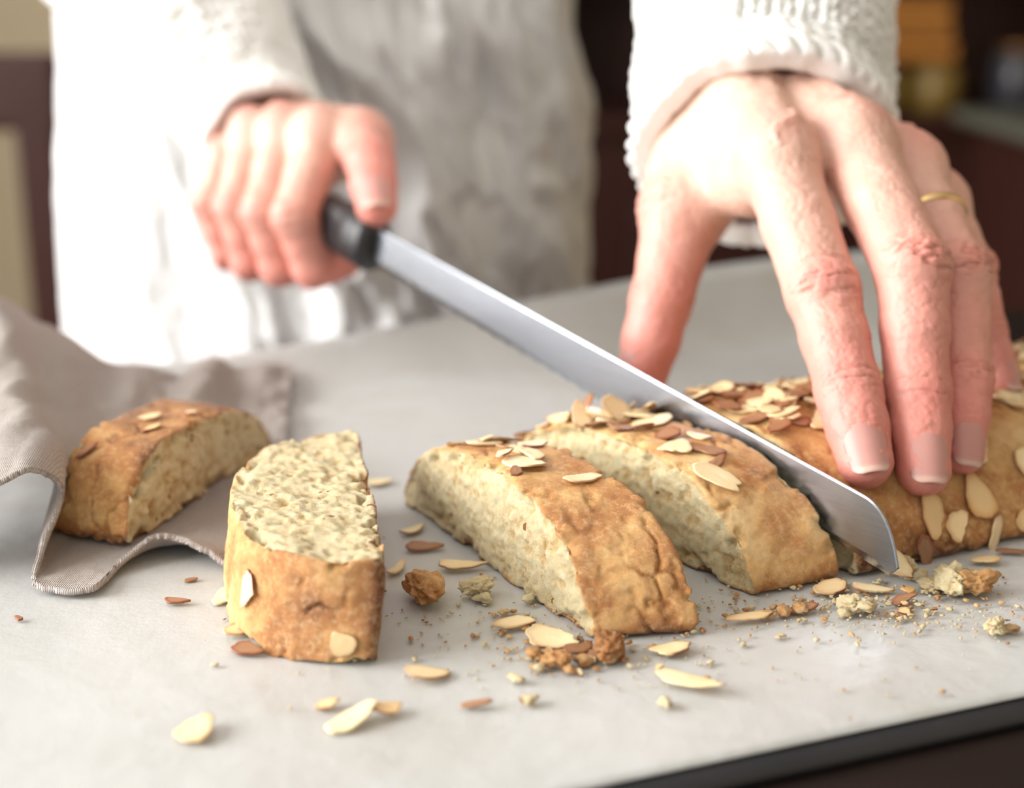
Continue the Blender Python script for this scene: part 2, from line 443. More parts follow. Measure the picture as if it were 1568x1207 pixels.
def on_bread(mb,bvh,O,M,items,z=9,flatten=.25):
    for it in items:
        s,t,ang,L,Wd=it[:5]; kw=it[5] if len(it)>5 else {}
        kw=dict(kw); side=kw.pop('side',None); tilt=kw.pop('tilt',.16); up_=kw.pop('lift',0)
        if side is None:
            o=O+M[0]*s+M[1]*t+A(0,0,z); d=A(0,0,-1)
        else:
            o=O+M[0]*(-6)+M[1]*t+A(0,0,s); d=M[0]
            if side=='custom': o=kw.pop('o'); d=nrm(kw.pop('d'))
        hit=bvh.ray_cast(Vector(o),Vector(d))
        if hit[0] is None: continue
        loc=np.array(hit[0]); 
        ax1=nrm(np.cross(d,A(.31,.52,.8))); ax2=np.cross(d,ax1); hs=[]
        for k in range(8):
            a=k*math.pi/4; R_=.38*L/1.2
            h2=bvh.ray_cast(Vector(o+ax1*math.cos(a)*R_+ax2*math.sin(a)*R_),Vector(d))
            if h2[0] is not None and abs((np.array(h2[0])-loc)@d)<.8: hs.append(np.array(h2[0]))
        if len(hs)>=5:
            Q=np.array(hs+[loc]); c0=Q.mean(0); nn=np.linalg.svd(Q-c0)[2][2]
        else: c0=loc; nn=np.array(hit[1])
        if nn@d>0: nn=-nn
        lift=np.max([(q-c0)@nn for q in hs]+[(loc-c0)@nn])
        nn2=nrm(nn+A(*(RNG.rand(3)-.5))*tilt*1.4)
        flake(mb,c0+nn*(lift*.70+.04+tilt*.12+up_),nn2,ang,L,Wd,**kw)
def rf(n,s0,s1,t0,t1,tilt=.3,dk=.12,lmin=.8,lmax=1.4):
    return [(random.uniform(s0,s1),random.uniform(t0,t1),random.random()*6.3,random.uniform(lmin,lmax),random.uniform(.55,.9),{'tilt':random.uniform(.1,tilt),'lift':random.uniform(0,.10),'dark':random.random()<dk,'toast':random.choice([0,0,.1,.3])}) for _ in range(n)]
# slice 3 (front middle)
M3=frame((-.48,.877)); O3=A(1.81,29.8,.03)
s3,b3=bread('biscotti_slice',O3,M3,2.45,10.4,2.8,skew=-.36,seed=3)
fm=MB(); on_bread(fm,b3,O3,M3,[(4.6,.75,2.4,1.35,1.05,{'curl':.02}),(3.2,1.6,.3,1.3,.85),(6.2,2.0,.9,1.1,.75),(8.2,1.0,.4,1.4,.8),(7.6,1.7,-.3,1.2,.7),(9.0,1.6,1.0,1.1,.7),(4.1,.3,1.5,.5,.35,{'dark':True}),(6.9,.9,.2,1.1,.5),(5.7,1.3,2.1,.9,.6)]+rf(10,7.0,9.9,.3,2.2,.4,.1,.7,1.2)+rf(3,4.8,6.6,.5,2.0,.4,.3,.5,.8))
fm.make('almond_topping',ALM,s3)
# slice 4 (being cut)
M4=frame((-.613,.79)); O4=A(5.95,32.3,.03)
s4,b4=bread('biscotti_slice.001',O4,M4,2.5,10.4,2.85,skew=-.27,seed=8)
fm=MB(); on_bread(fm,b4,O4,M4,[(1.9,.6,.0-.5,1.7,.85),(3.45,.6,1.1,1.35,.9),(2.9,1.2,-.3,1.1,.6,{'dark':True}),(2.4,.9,.8,1.0,.5,{'dark':True}),(5.5,1.7,.2,1.3,.8),(7.1,1.9,.1,1.4,.8),(6.5,.8,1.3,1.4,.85,{'tilt':.7}),(8.0,.7,1.2,1.2,.8,{'tilt':.9}),(3.6,1.7,2.6,1.0,.6)]+rf(24,6.0,10.0,.3,2.2,1.0,.06,.8,1.5)+rf(4,3.9,6.2,.4,2.1,.4,.3,.6,1.0))
fm.make('almond_topping',ALM,s4)
# remaining loaf
ML=frame((-.613,.79)); OL=A(8.78,33.45,.03)
lf,bl=bread('biscotti_loaf',OL,ML,17.0,10.4,3.15,skew=-.2,h=.085,seed=15,loaf=True,tone0=.05)
fm=MB()
its=[(6.6,1.8,.3,1.4,.8),(4.9,1.0,.2,1.3,.8),(3.6,.9,1.3,1.2,.7,{'dark':True}),(3.3,1.2,.3,1.0,.6,{'dark':True}),(7.3,4.3,.4,1.4,.85),(3.1,1.9,1.0,1.4,.8),(5.7,2.7,.8,1.3,.8,{'toast':.3}),
 (1.3,4.4,2.,1.5,1.0,{'side':1,'toast':.45}),(.75,3.4,1.2,1.1,.9,{'side':1,'toast':.3}),(2.2,5.4,.6,1.5,.9,{'side':1,'toast':.1}),(1.1,2.7,1.8,1.6,.9,{'side':1,'toast':.5}),(.35,4.5,.2,1.3,.6,{'side':1,'toast':.2}),(.5,5.9,.3,1.2,.8,{'side':1,'toast':.3}),
 (1.9,6.6,.9,1.4,.8,{'side':1}),(.9,7.3,2.2,1.4,.8,{'side':1,'toast':.3}),(.3,2.1,.9,1.1,.7,{'side':1,'dark':True})]
its+=rf(75,3.2,9.6,.4,5.0,.5,.25,.7,1.3)+rf(110,1.0,9.4,4.5,16,.5,.18)
on_bread(fm,bl,OL,ML,its); fm.make('almond_topping',ALM,lf)
# slice 2 lying on its side, cut face up
v2=nrm(A(-.17,.985,0)); zz2=A(-v2[1],v2[0],0)     # dome height points to the left
M2=np.array([v2,[0,0,1],zz2]); O2=A(-2.95,28.6,.04)
s2,b2=bread('biscotti_slice.002',O2,np.array([M2[0],M2[1]+v2*.14+A(.14,0,0),M2[2]]),2.4,9.7,3.5,p=2.8,q=.52,seed=21,tone0=-.03,rough=1.35)
fm=MB()
on_bread(fm,b2,O2,M2,[(0,0,1.5,1.4,.6,{'side':'custom','o':A(-6.9,26.0,1.15),'d':A(.20,.8,0),'toast':.05}),(0,0,1.2,1.0,.65,{'side':'custom','o':A(-3.7,24,.7),'d':A(0,1,0),'toast':.35})])
fm.make('almond_topping',ALM,s2)
# slice 1 on the napkin
v1=nrm(A(.30,.954,0)); M1=np.array([v1,[-v1[1],v1[0],0],[0,0,1]]); O1=A(-10.1,34.7,.30)
s1,b1=bread('biscotti_slice.003',O1,M1,2.5,8.6,2.65,p=3.2,q=.56,skew=.12,seed=33,tone0=.11,slope=.25,rough=1.3)
fm=MB(); on_bread(fm,b1,O1,M1,[(1.5,2.0,.4,.8,.4,{'dark':True}),(3.0,.8,.6,.7,.4,{'toast':.5}),(4.5,.5,1.6,.7,.4,{'toast':.4}),(3.8,1.4,.6,.8,.5,{'toast':.3})]); fm.make('almond_topping',ALM,s1)

# loose flakes on the paper
L=[(-7.0,32.1,1.4,1.0,.6,0,0),(-6.3,30.2,.5,.9,.5,.2,0),(-6.33,25.6,1.2,.95,.75,.1,0),(-3.25,26.0,.75,1.3,.55,0,0),(-2.43,26.4,.15,1.2,.5,.5,0),(-3.8,26.65,.1,.6,.35,.4,0),(-1.83,28.0,.2,1.05,.7,.1,0),
(-1.25,34.0,.15,1.4,.55,.1,0),(-2.77,36.6,.8,.9,.6,0,0),(-3.0,33.9,1.2,.9,.5,.1,0),(-2.33,35.3,.2,1.1,.5,0,1),(.25,30.6,.4,1.6,.45,.1,0),(.95,29.7,-.3,1.4,.85,.05,0),(3.5,29.15,.3,1.2,.6,.1,0),(3.85,27.55,-.5,1.8,.55,0,0),(-.73,26.7,.0,.7,.3,0,1),(-8.14,31.9,-.3,.7,.4,0,1),(-8.1,33.2,.3,.35,.2,0,1),(5.63,30.8,.4,1.3,.5,.3,0),(8.98,32.4,.0,1.2,.6,.05,0),(9.55,33.1,-.6,1.3,.7,0,0),(7.9,32.6,.7,1.1,.7,.3,0),(1.5,29.2,.8,.9,.5,.2,1),(-5.9,29.2,-.3,.9,.5,.0,1),(-11.7,30.9,0,.25,.2,0,1),(7.0,31.4,.3,.8,.4,0,1),(9.6,31.9,.2,.8,.4,0,1),(12.3,34.3,.5,1.0,.6,.3,0),(13.2,34.9,.1,.9,.5,.2,1),(-4.0,40.5,.3,.8,.5,0,0),(1.2,33.0,.3,1.0,.6,0,0)]
for k in range(18):
    if k<10: x,y=random.gauss(9.3,1.6),random.gauss(31.9,.6)
    else: x,y=random.gauss(1.4,1.2),random.gauss(29.0,.6)
    L.append((x,y,random.random()*6,random.uniform(.2,.5),random.uniform(.12,.3),random.choice([0,.4,.8]),random.random()<.4))
for i,(x,y,an,l,w,to,dk) in enumerate(L):
    tl=A((random.random()-.5)*.35,(random.random()-.5)*.35-.08,1)
    zt={20:.45}.get(i,.0)
    flake(FL,A(x,y,.10+.07*l*1.0+zt),tl if i!=20 else A(.1,-.7,.9),an,l*1.06,w*1.06,.03+.05*random.random(),to,bool(dk))
FL.make('sliced_almonds',ALM)
# crumbs
CR=MB()
import bmesh
def crumb(x,y,r,cut,tone,z=None,seed=0):
    bm=bmesh.new(); bmesh.ops.create_icosphere(bm,subdivisions=5 if r>.22 else 3 if r>.1 else 2 if r>.05 else 1,radius=1)
    V=np.array([v.co[:] for v in bm.verts]); F=[[v.index for v in f.verts] for f in bm.faces]; bm.free()
    d=1+.7*fbm(V*1.1+seed*3.7,3,seed%50)+.32*fbm(V*3.5+seed,3,seed%31)-.12*np.clip(1-worley(V*2+seed,seed%17)/.4,0,1)
    V=V*d[:,None]*r*A(1.3,.85,.65); a=seed*1.3; c,s_=math.cos(a),math.sin(a)
    V=V@np.array([[c,-s_,0],[s_,c,0],[0,0,1]]); V[:,2]-=V[:,2].min()+.05*r; V+=A(x,y,.06)
    cu=np.clip(cut+.5*fbm(V*2.5/ max(r,.1)*.3,2,4),0,1) if r>.12 else np.full(len(V),cut)
    CR.add(V,F,0,cut=cu,pore=0*cu,tone=tone+0*cu)
big=[(-2.13,32.0,.50,.0,.18),(-.87,32.3,.33,1,0),(-.7,31.9,.2,1,0),(2.2,29.0,.42,.0,.18),(.95,28.5,.26,0,.12),(.5,28.9,.22,.1,.15),(1.6,28.6,.18,0,.1),(1.25,28.2,.13,0,.1),(.6,28.3,.12,1,.1),(.8,28.9,.14,.3,.1),(6.5,31.2,.18,0,.1),(6.1,31.0,.14,.2,.1),(6.9,31.35,.18,0,.1),(6.3,31.5,.1,.2,.1),(8.2,31.35,.28,1,0),(8.6,31.5,.2,1,0),(7.9,31.1,.15,1,0),(10.9,32.5,.48,1,0),(11.4,32.5,.42,.1,.1),(10.4,32.7,.24,.9,.1),(11.2,30.2,.26,1,0),(11.6,30.3,.16,.6,.1),(10.0,33.5,.3,1,0),(10.3,33.3,.2,1,0),(3.2,26.7,.16,1,0),(.35,26.8,.16,1,.0),(.1,27.8,.13,1,0),(.4,31.9,.15,1,0),(-.2,31.2,.12,.6,.1),(-9.5,41.5,.6,.8,-.1),(-10.2,42.0,.5,.9,-.1)]
for i,(x,y,r,c,t) in enumerate(big):
    crumb(x,y,r,c,t,seed=i+1)
for i in range(1000):
    k=random.random()
    if k<.42: x=random.gauss(1.5,2.3); y=random.gauss(29.9,1.4)
    elif k<.93: x=random.gauss(9,2.2); y=random.gauss(31.6,1.0)
    else: x=random.uniform(-9,12); y=random.uniform(25.5,40)
    crumb(x,y,random.choice([.02,.03,.03,.04,.04,.05,.07]) ,random.choice([1,1,.8,.2,0]),random.uniform(-.05,.25),seed=100+i)
CR.make('bread_crumbs',BREAD)

# ------------------------------------------------------------------ knife
tip=A(9.5,32.1,1.35); bol=A(-5.2,51,5.6); ax=nrm(bol-tip)   # blade axis
rt=nrm(np.cross(ax,A(0,0,1))); upv=np.cross(rt,ax); 
lean=math.radians(6.0); wv=nrm(upv*math.cos(lean)+rt*math.sin(lean)); nv=np.cross(wv,ax)
knife=empty('bread_knife',*bol)
BL=np.linalg.norm(bol-tip)
V=[];nb_=700
for i in range(nb_):
    s=BL*(i/(nb_-1)); 
    hw=.78-.12*s/BL
    top=hw; bot=-hw
    if s<1.5: 
        u=s/1.5; top=hw-2*hw*.80*(1-u)**2.2
        if s<.25: bot=-hw+.25*(1-s/.25)**2
    th=.055
    c=tip+ax*s
    prof=[(bot+.05*abs(math.sin(s*4.2))*(s>1),0),(bot+.22*min(1,s+.2),th*.95),(top-.05,th),(top,th*.5),(top,-th*.5),(top-.05,-th),(bot+.22*min(1,s+.2),-th*.95)]
    for (y,t) in prof: V.append(c+wv*y+nv*t)
F=[]
for i in range(nb_-1):
    for k in range(7): F.append([i*7+k,(i+1)*7+k,(i+1)*7+(k+1)%7,i*7+(k+1)%7])
F.append(list(range(7))); F.append([(nb_-1)*7+k for k in range(6,-1,-1)])
mb=MB(); mb.add(V,F); bo=mb.make('blade',STEEL,knife,False)
V=[];nh=60;nc=28; HLn=12.5
for i in range(nh):
    u=i/(nh-1); s=-.5+u*(HLn+.5)
    e=min(1,math.sqrt(max(0,1-(1-min(1,u/.03))**2))+.55) if u<.03 else (math.sqrt(max(0,1-((u-.96)/.04)**2))*.98+.02 if u>.96 else 1)
    a=(1.0 if s<1.0 else .92+.08*math.cos((s-1)*.9))*e; b=(.72 if s<1.0 else .66)*e
    for k in range(nc):
        t=2*math.pi*k/nc; ct,st=math.cos(t),math.sin(t)
        V.append(bol+ax*s+wv*(a*np.sign(st)*abs(st)**.8)+nv*(b*np.sign(ct)*abs(ct)**.8))
F=grid_faces(nc,nh,True); F.append(list(range(nc))[::-1]); F.append([(nh-1)*nc+k for k in range(nc)])
mb=MB(); mb.add(V,F); mb.make('handle',BLACK,knife)
mb=MB()
for s in (4,8):
    for sg in (1,-1):
        v,f=lathe(bol+ax*s+nv*sg*.6,[(.22,0),(.22,.1),(.15,.12)],16,nv*sg); mb.add(v,f)
mb.make('rivets',STEEL,knife)

# ------------------------------------------------------------------ person
person=empty('woman_in_apron',-10,76,-96)
def build_hand(name,sp,h):
    W=sp['W']; D=nrm(sp['dorsal']); fings=sp['fingers']; th=sp['thumb']; fa=sp['forearm']
    ac=nrm(fings[3]['j'][0]-fings[0]['j'][0]); wr=sp.get('wr',1.25)
    Ws=[W+ac*k for k in sp['spread']]
    def palm(p):
        d=None
        for i,fg in enumerate(fings):
            M=fg['j'][0]; r=fg['r'][0]
            c=cap(p,Ws[i]-D*.15,M-D*.12,wr,r*1.02); d=c if d is None else smin(d,c,.42)
            c=cap(p,Ws[i]-D*1.0,M*.86+Ws[i]*.14-D*.95,wr*.95,r*.9); d=smin(d,c,.7)
        d=smin(d,cap(p,W-ac*.9,fa-ac*.8,wr+.45,wr+.9),.9); d=smin(d,cap(p,W+ac*.9,fa+ac*.8,wr+.4,wr+.8),.9)
        for i,fg in enumerate(fings):   # tendons + knuckles
            M=fg['j'][0]; r=fg['r'][0]
            d=smin(d,cap(p,M+D*(r*.24),M+D*(r*.24)+A(0,0,.001),r*.90,r*.90),.45)
            d=smin(d,cap(p,Ws[i]*.6+W*.4+D*(wr-.3),M+D*(r*.74),.18,.27),.38)
        t=th['j']
        d=smin(d,cap(p,t[0],t[1],th['r'][0],th['r'][1]),.9)
        for (a,b,r1,r2) in sp.get('web',[]): d=smin(d,cap(p,a,b,r1,r2),.9)
        return d
    def finger(p,fg):
        j=fg['j']; r=fg['r']; P=[j[0]];R=[r[0]*.95]
        for i in range(1,len(j)):
            P.append((j[i-1]+j[i])/2); R.append((r[i-1]+r[i])/2*(.94 if i<len(j)-1 else 1.0))
            P.append(j[i]); R.append(r[i])
        return chain(p,P,R,.22)
    allf=fings+[th]
    def f(p):
        pd=palm(p); d=None
        for fg in allf:
            c=smin(pd,finger(p,fg),.5 if fg is not th else .7)
            d=c if d is None else smin(d,c,.05)
        return d
    pts=np.array([q for fg in allf for q in fg['j']]+[W,fa])
    lo=pts.min(0)-2.9; hi=pts.max(0)+2.9
    P,F=surf_nets(f,lo,hi,h); P,n=project(f,P,2)
    red=np.zeros(len(P)); crease=np.zeros(len(P)); disp=np.zeros(len(P))
    fd=np.stack([finger(P,fg) for fg in allf],1); own=fd.argmin(1); fmin=fd.min(1)
    for fi,fg in enumerate(allf):
        j=fg['j']; r=fg['r']; on=(own==fi)*sstep(.3,.05,fd[:,fi])
        dv=nrm(fg.get('d',D))
        tot=[0]
        for q in range(1,4): tot.append(tot[-1]+np.linalg.norm(j[q]-j[q-1]))
        par=np.zeros(len(P)); bd=np.full(len(P),1e9)
        for q in range(3):
            ba=j[q+1]-j[q]; t=np.clip(((P-j[q])@ba)/(ba@ba),0,1); dist=np.linalg.norm(P-j[q]-t[:,None]*ba,axis=1)
            m_=dist<bd; par=np.where(m_,(tot[q]+t*(tot[q+1]-tot[q]))/tot[3],par); bd=np.minimum(bd,dist)
        red=np.maximum(red,on*(.15+.85*sstep(.1,.95,par)))
        for q in (1,2):
            m=np.exp(-(np.linalg.norm(P-(j[q]+dv*r[q]),axis=1)/(.85*r[q]))**2); red=np.maximum(red,m*.85*on)
        if fi<4:
            m=np.exp(-(np.linalg.norm(P-(j[0]+D*r[0]),axis=1)/1.1)**2); red=np.maximum(red,.6*m)
        for q in (1,2):
            a=nrm(j[q]-j[q-1]); b=nrm(j[q+1]-j[q]); axd=nrm(a+b); pd_=dv-axd*(dv@axd); pd_=nrm(pd_)
            rel=P-j[q]; s=rel@axd; rad=rel-s[:,None]*axd; rn=np.linalg.norm(rad,axis=1)+1e-6
            cosd=(rad@pd_)/rn; sd=np.cross(axd,pd_); xs=(rad@sd)/r[q]
            wid=(.66 if q==1 else .40)*r[q]
            arch=s*(1+.55*xs*xs)
            mk=on*sstep(.25,.85,cosd)*np.exp(-(s/wid)**4)
            q3=np.stack([arch*(3.4 if q==1 else 4.0)+fi*7.7,xs*.9+q*3.3,xs*0+fi*2.1],1)
            rd1=sstep(.76,1.0,1-np.abs(fbm(q3,3,fi*3+q))*1.5)
            disp-=mk*rd1*(.085 if q==1 else .05); crease=np.maximum(crease,mk*rd1)
            if q==1: disp+=on*.07*np.exp(-(s/.5)**2)*sstep(.3,.95,cosd)
            e=np.exp(-((s-.03*fbm(q3,2,3))/.08)**2)*on*sstep(.1,.6,-cosd); disp-=.05*e; crease=np.maximum(crease,e*.5)
            e=np.exp(-((s)/.10)**2)*on*sstep(.35,.0,np.abs(cosd-.1)); disp-=.02*e
    dm=sstep(.1,.6,n@D)
    vn=1-np.abs(fbm(P*.38+5,2,3)); disp+=.09*sstep(.90,1.0,vn)*sstep(.1,.3,fmin)*dm
    fw=fbm(P*1.6,3,4); disp+=.035*fw+.012*fbm(P*6,2,6)
    wl=sstep(.7,1,1-np.abs(fbm(P*3.2,2,44))*1.8); disp-=.02*wl*dm
    pale=.6*sstep(.0,.8,fbm(P*.5,2,9)+.3)*sstep(.05,.4,fmin)
    red=np.clip(red+.2*fbm(P*.9,3,8),0,1)
    P=P+n*disp[:,None]
    hand=mesh_obj(name,P,F,SKIN,person,True,{'red':red,'crease':crease,'pale':pale})
    for fi,fg in enumerate(allf):
        if not fg.get('nail',True): continue
        a,b=fg['j'][-2],fg['j'][-1]; axd=nrm(b-a); Ld=np.linalg.norm(b-a); dv=nrm(fg.get('d',D)); dv=nrm(dv-axd*(dv@axd)); sd=np.cross(axd,dv)
        r1,r2=fg['r'][-2],fg['r'][-1]; s0=Ld-r2*1.05; s1=Ld+r2*fg.get('free',.86); NU,NV=19,22; V=[];FR=[]
        for k in range(2):
            for jv in range(NV):
                v=jv/(NV-1); s=s0+(s1-s0)*v
                wf=math.sqrt(max(0,1-(1-min(1,v/.30))**2))*.94+.06
                if v>.78: wf*=math.sqrt(max(0,1-((v-.78)/.22)**2*.75))
                rr=r1+(r2-r1)*min(1,s/Ld)
                for iu in range(NU):
                    u=-1+2*iu/(NU-1); ph=u*.92*wf
                    R_=rr*1.02+.012-.035*k-.16*max(0,v-.5)
                    V.append(a+axd*s+dv*(math.cos(ph)*R_*1.0)+sd*(math.sin(ph)*R_*.92)); FR.append(float(sstep(.82,.90,v-.05*(1-u*u)+.03)))
        n0=NU*NV; F0=grid_faces(NU,NV); F=[f[::-1] for f in F0]+[[i+n0 for i in f] for f in F0]
        per=list(range(NU))+[q*NU+NU-1 for q in range(1,NV)]+[(NV-1)*NU+i for i in range(NU-2,-1,-1)]+[q*NU for q in range(NV-2,0,-1)]
        F+=[[per[k],per[(k+1)%len(per)],per[(k+1)%len(per)]+n0,per[k]+n0] for k in range(len(per))]
        mb=MB(); mb.add(V,F,0,free=np.array(FR)); mb.make('fingernail_'+name,NAIL,person)
    return hand
# --- left hand of the woman, steadying the loaf
near=dict(W=A(8.75,49.4,11.2),dorsal=A(.22,-.12,.95),forearm=A(9.4,55.0,16.4),spread=[-2.05,-.7,.7,2.0],wr=1.55,
 fingers=[
 dict(j=[A(7.8,42.2,9.6),A(8.65,38.8,6.3),A(9.0,36.6,4.1),A(9.2,35.1,2.62)],r=[1.18,1.02,.88,.73],d=A(-.1,-.75,.66)),
 dict(j=[A(10.15,42.8,9.95),A(11.0,38.5,7.05),A(10.9,36.8,4.0),A(10.8,35.35,2.3)],r=[1.18,1.02,.88,.71],d=A(.05,-.75,.66)),
 dict(j=[A(11.95,43.2,9.1),A(12.55,39.5,6.7),A(12.4,37.7,4.15),A(12.15,36.5,2.4)],r=[1.08,.92,.80,.62],d=A(.2,-.75,.66)),
 dict(j=[A(13.2,44.3,7.9),A(13.65,42.0,6.3),A(14.0,41.1,4.6),A(14.35,40.2,3.35)],r=[.98,.8,.68,.55],d=A(.7,-.6,.5))],
 thumb=dict(j=[A(6.7,47.6,9.3),A(5.45,45.2,7.6),A(4.7,43.8,5.0),A(4.05,43.1,2.6)],r=[1.9,1.25,.97,.80],d=A(-.85,-.3,.2)),
 web=[(A(6.4,45.4,8.3),A(7.3,43.8,8.6),.75,.75),(A(6.6,46.6,9.4),A(7.6,43.6,9.3),1.2,1.0)])
hand_l=build_hand('left_hand',near,.058)
# --- right hand of the woman, round the knife handle
fd_=A(-.75,-.62,.1)
fr=[dict(j=[A(-7.3,55.0,9.0),A(-8.0,52.5,6.3),A(-7.5,52.9,4.30),A(-6.5,54.4,4.3)],r=[1.0,.90,.80,.68],d=fd_,nail=False),
 dict(j=[A(-8.8,56.0,9.0),A(-9.35,53.7,6.3),A(-8.95,54.0,4.15),A(-7.9,55.5,4.2)],r=[1.0,.90,.80,.68],d=fd_,nail=False),
 dict(j=[A(-10.25,57.2,8.8),A(-10.75,55.3,6.3),A(-10.35,55.4,4.05),A(-9.2,56.8,4.2)],r=[.95,.84,.76,.64],d=fd_,nail=False),
 dict(j=[A(-11.6,58.3,8.1),A(-12.05,56.8,6.1),A(-11.5,56.8,4.1),A(-10.4,57.9,4.2)],r=[.85,.74,.66,.56],d=fd_,nail=False)]
far=dict(W=A(-10.2,60.3,8.7),dorsal=A(-.15,-.25,.95),forearm=A(-13.6,64.2,12.4),fingers=fr,wr=1.1,
 thumb=dict(j=[A(-7.4,58.0,8.5),A(-5.75,55.2,8.8),A(-5.2,52.6,8.3),A(-4.85,50.8,6.95)],r=[1.3,1.05,.90,.76],d=A(.1,-.8,.55)),
 web=[(A(-7,56.0,8.2),A(-7.4,55,8.2),.9,.9)])
far['spread']=[-1.5,-.5,.5,1.4]
hand_r=build_hand('right_hand',far,.11)
# --- ring
rj=near['fingers'][2]['j']; rc=rj[0]*.5+rj[1]*.5; rd=nrm(rj[1]-rj[0])
e1=nrm(np.cross(rd,A(0,0,1))); e2=np.cross(e1,rd); V=[];F=[]; n1,n2=64,12
for i in range(n1):
    a=2*math.pi*i/n1; o=e1*math.cos(a)+e2*math.sin(a)
    for k in range(n2):
        b=2*math.pi*k/n2; V.append(rc+o*(.985+.08*math.cos(b))+rd*.14*math.sin(b))
for i in range(n1):
    for k in range(n2): F.append([i*n2+k,i*n2+(k+1)%n2,((i+1)%n1)*n2+(k+1)%n2,((i+1)%n1)*n2+k])
mb=MB(); mb.add(V,F); mb.make('wedding_ring',GOLD,person)

# --- knitted sleeves
def sleeve(name,path,rad,na,step,cols,amp,seed,inner=.42):
    path=np.asarray(path,float); Ln=np.linalg.norm(np.diff(path,axis=0),axis=1).sum(); n=int(Ln/step)
    C=catmull(path,n); R=catmull(np.array(rad,float)[:,None]*np.ones(3),n)[:,0]
    T=np.gradient(C,axis=0); T/=np.linalg.norm(T,axis=1,keepdims=True)
    ref=nrm(np.cross(T[0],A(1,0,0))); rows=[]
    th=np.linspace(0,2*np.pi,na,endpoint=False)
    rings=[]
    for q in range(14,0,-1): rings.append((min(n-1,q*2),-inner))
    for q in range(1,5): rings.append((0,-inner+inner*math.sin(q/5*math.pi/2)))
    for i in range(n): rings.append((i,0))
    refs=[];r_=ref
    for i in range(n):
        r_=r_-T[i]*(r_@T[i]); r_=nrm(r_); refs.append(r_)
    arc=np.concatenate([[0],np.cumsum(np.linalg.norm(np.diff(C,axis=0),axis=1))])
    rh=.74
    for (i,dr) in rings:
        e1=refs[i]; e2=np.cross(T[i],e1); sa=arc[i]
        wob=.12*np.sin(th*3+sa*.4)+.25*vnoise(np.stack([np.cos(th)*2,np.sin(th)*2,np.full(na,sa*.5)],1),seed+70)
        u=th/(2*np.pi)*cols+wob; x=(u%1)*2-1; v=sa/rh+.1*np.sin(th*2)+.2*vnoise(np.stack([np.cos(th)*3,np.sin(th)*3,np.full(na,sa*.5)],1),seed+71)
        roll=np.exp(-(sa/.5)**2)*.15
        if dr==0 :
            ph=(v+.40*np.abs(x))%1.0
            leg=np.sqrt(np.clip(1-(2*ph-1)**2,0,1))
            st=leg*np.sqrt(np.clip(1-(2*np.abs(x)-1)**2,0,1))**.7
            hgt=amp*st
            if sa<2.4:
                b_=(sa/.8); rope=np.abs(np.sin(np.pi*(u*1.2+b_*.9)))**.6
                hgt=amp*(.35+.65*rope)*np.sqrt(np.clip(1-(2*(b_%1)-1)**2,0,1))
        else: hgt=0*th
        pp=np.stack([np.cos(th)*2.2,np.sin(th)*2.2,np.full(na,sa*.35)],1)
        fold=.34*fbm(pp,3,seed)*min(1,.5+sa/6)+.08*fbm(pp*4,2,seed+1)
        rr=R[i]+dr+hgt+fold+roll
        rows.append(C[i]+rr[:,None]*(np.cos(th)[:,None]*e1+np.sin(th)[:,None]*e2)-T[i]*(.2*fbm(pp*1.5,2,seed+2)*np.exp(-sa/1.5))[:,None])
    V=np.concatenate(rows); F=grid_faces(na,len(rings),True)
    F=[f[::-1] for f in F]
    return mesh_obj(name,V,F,KNIT,person)
sleeve('left_sleeve',[(8.25,46.9,9.15),(8.5,49.6,11.1),(9.3,54.3,16.6),(11.5,66,30),(10.5,73,42),(7,77,51)],[3.95,3.95,4.5,6.2,6.8,6.6],560,.065,34,.40,3,.6)
sleeve('right_sleeve',[(-10.1,59.0,8.5),(-11.6,61.2,10.2),(-15.2,64.7,15.0),(-23.5,72,26.5),(-26.5,75,42),(-26.5,77,51)],[2.45,3.0,4.4,6.0,6.6,6.4],220,.16,30,.22,13,.35)

# --- torso (sweater)
cx,cy=-9.9,76.
def torso(p):
    q=np.stack([p[:,0]-cx,(p[:,1]-cy)*1.4,p[:,2]],1)
    d=chain(q,[A(0,0,-12),A(0,0,4),A(0,0,20),A(0,-1,37),A(0,0,46)],[13.3,13.0,11.6,13.4,10.5],4)
    d=smin(d,cap(q,A(-14,1.5,49),A(14,1.5,49),6.0,6.0),4); d=smin(d,cap(q,A(0,1,50),A(0,0,58),6.2,5.4),3)
    return smax(d,-(p[:,2]+20),1.)+.25*fbm(p*.22,2,2)
P,F=surf_nets(torso,(-34,58,-24),(14,94,66),.8); P,n=project(torso,P,1)
P+=n*(.12*np.abs(np.sin(P[:,0]*2.4))*np.abs(np.sin(P[:,2]*2.4)))[:,None]
mesh_obj('sweater',P,F,KNIT,person)
TR=mat_plain('denim_trousers',(.05,.07,.12),(.08,.11,.17),2,.8)
def legs(p):
    q=np.stack([p[:,0]-cx,(p[:,1]-cy)*1.15,p[:,2]],1)
    l=chain(q,[A(-6,0,-12),A(-6.5,0,-48),A(-6.5,1.5,-91)],[7.4,5.6,4.2],2); r=chain(q,[A(6,0,-12),A(6.5,0,-48),A(6.5,1.5,-91)],[7.4,5.6,4.2],2)
    d=smin(l,r,1.0); d=smin(d,cap(q,A(-4,0,-10),A(4,0,-10),8.6,8.6),3); return smax(d,-(p[:,2]+91),.5)+.3*fbm(p*.3,2,5)
P,F=surf_nets(legs,(-32,62,-94),(12,90,4),1.0); mesh_obj('trousers',P,F,TR,person)
SH=mat_plain('brown_shoe_leather',(.12,.06,.03),(.18,.09,.05),1,.4)
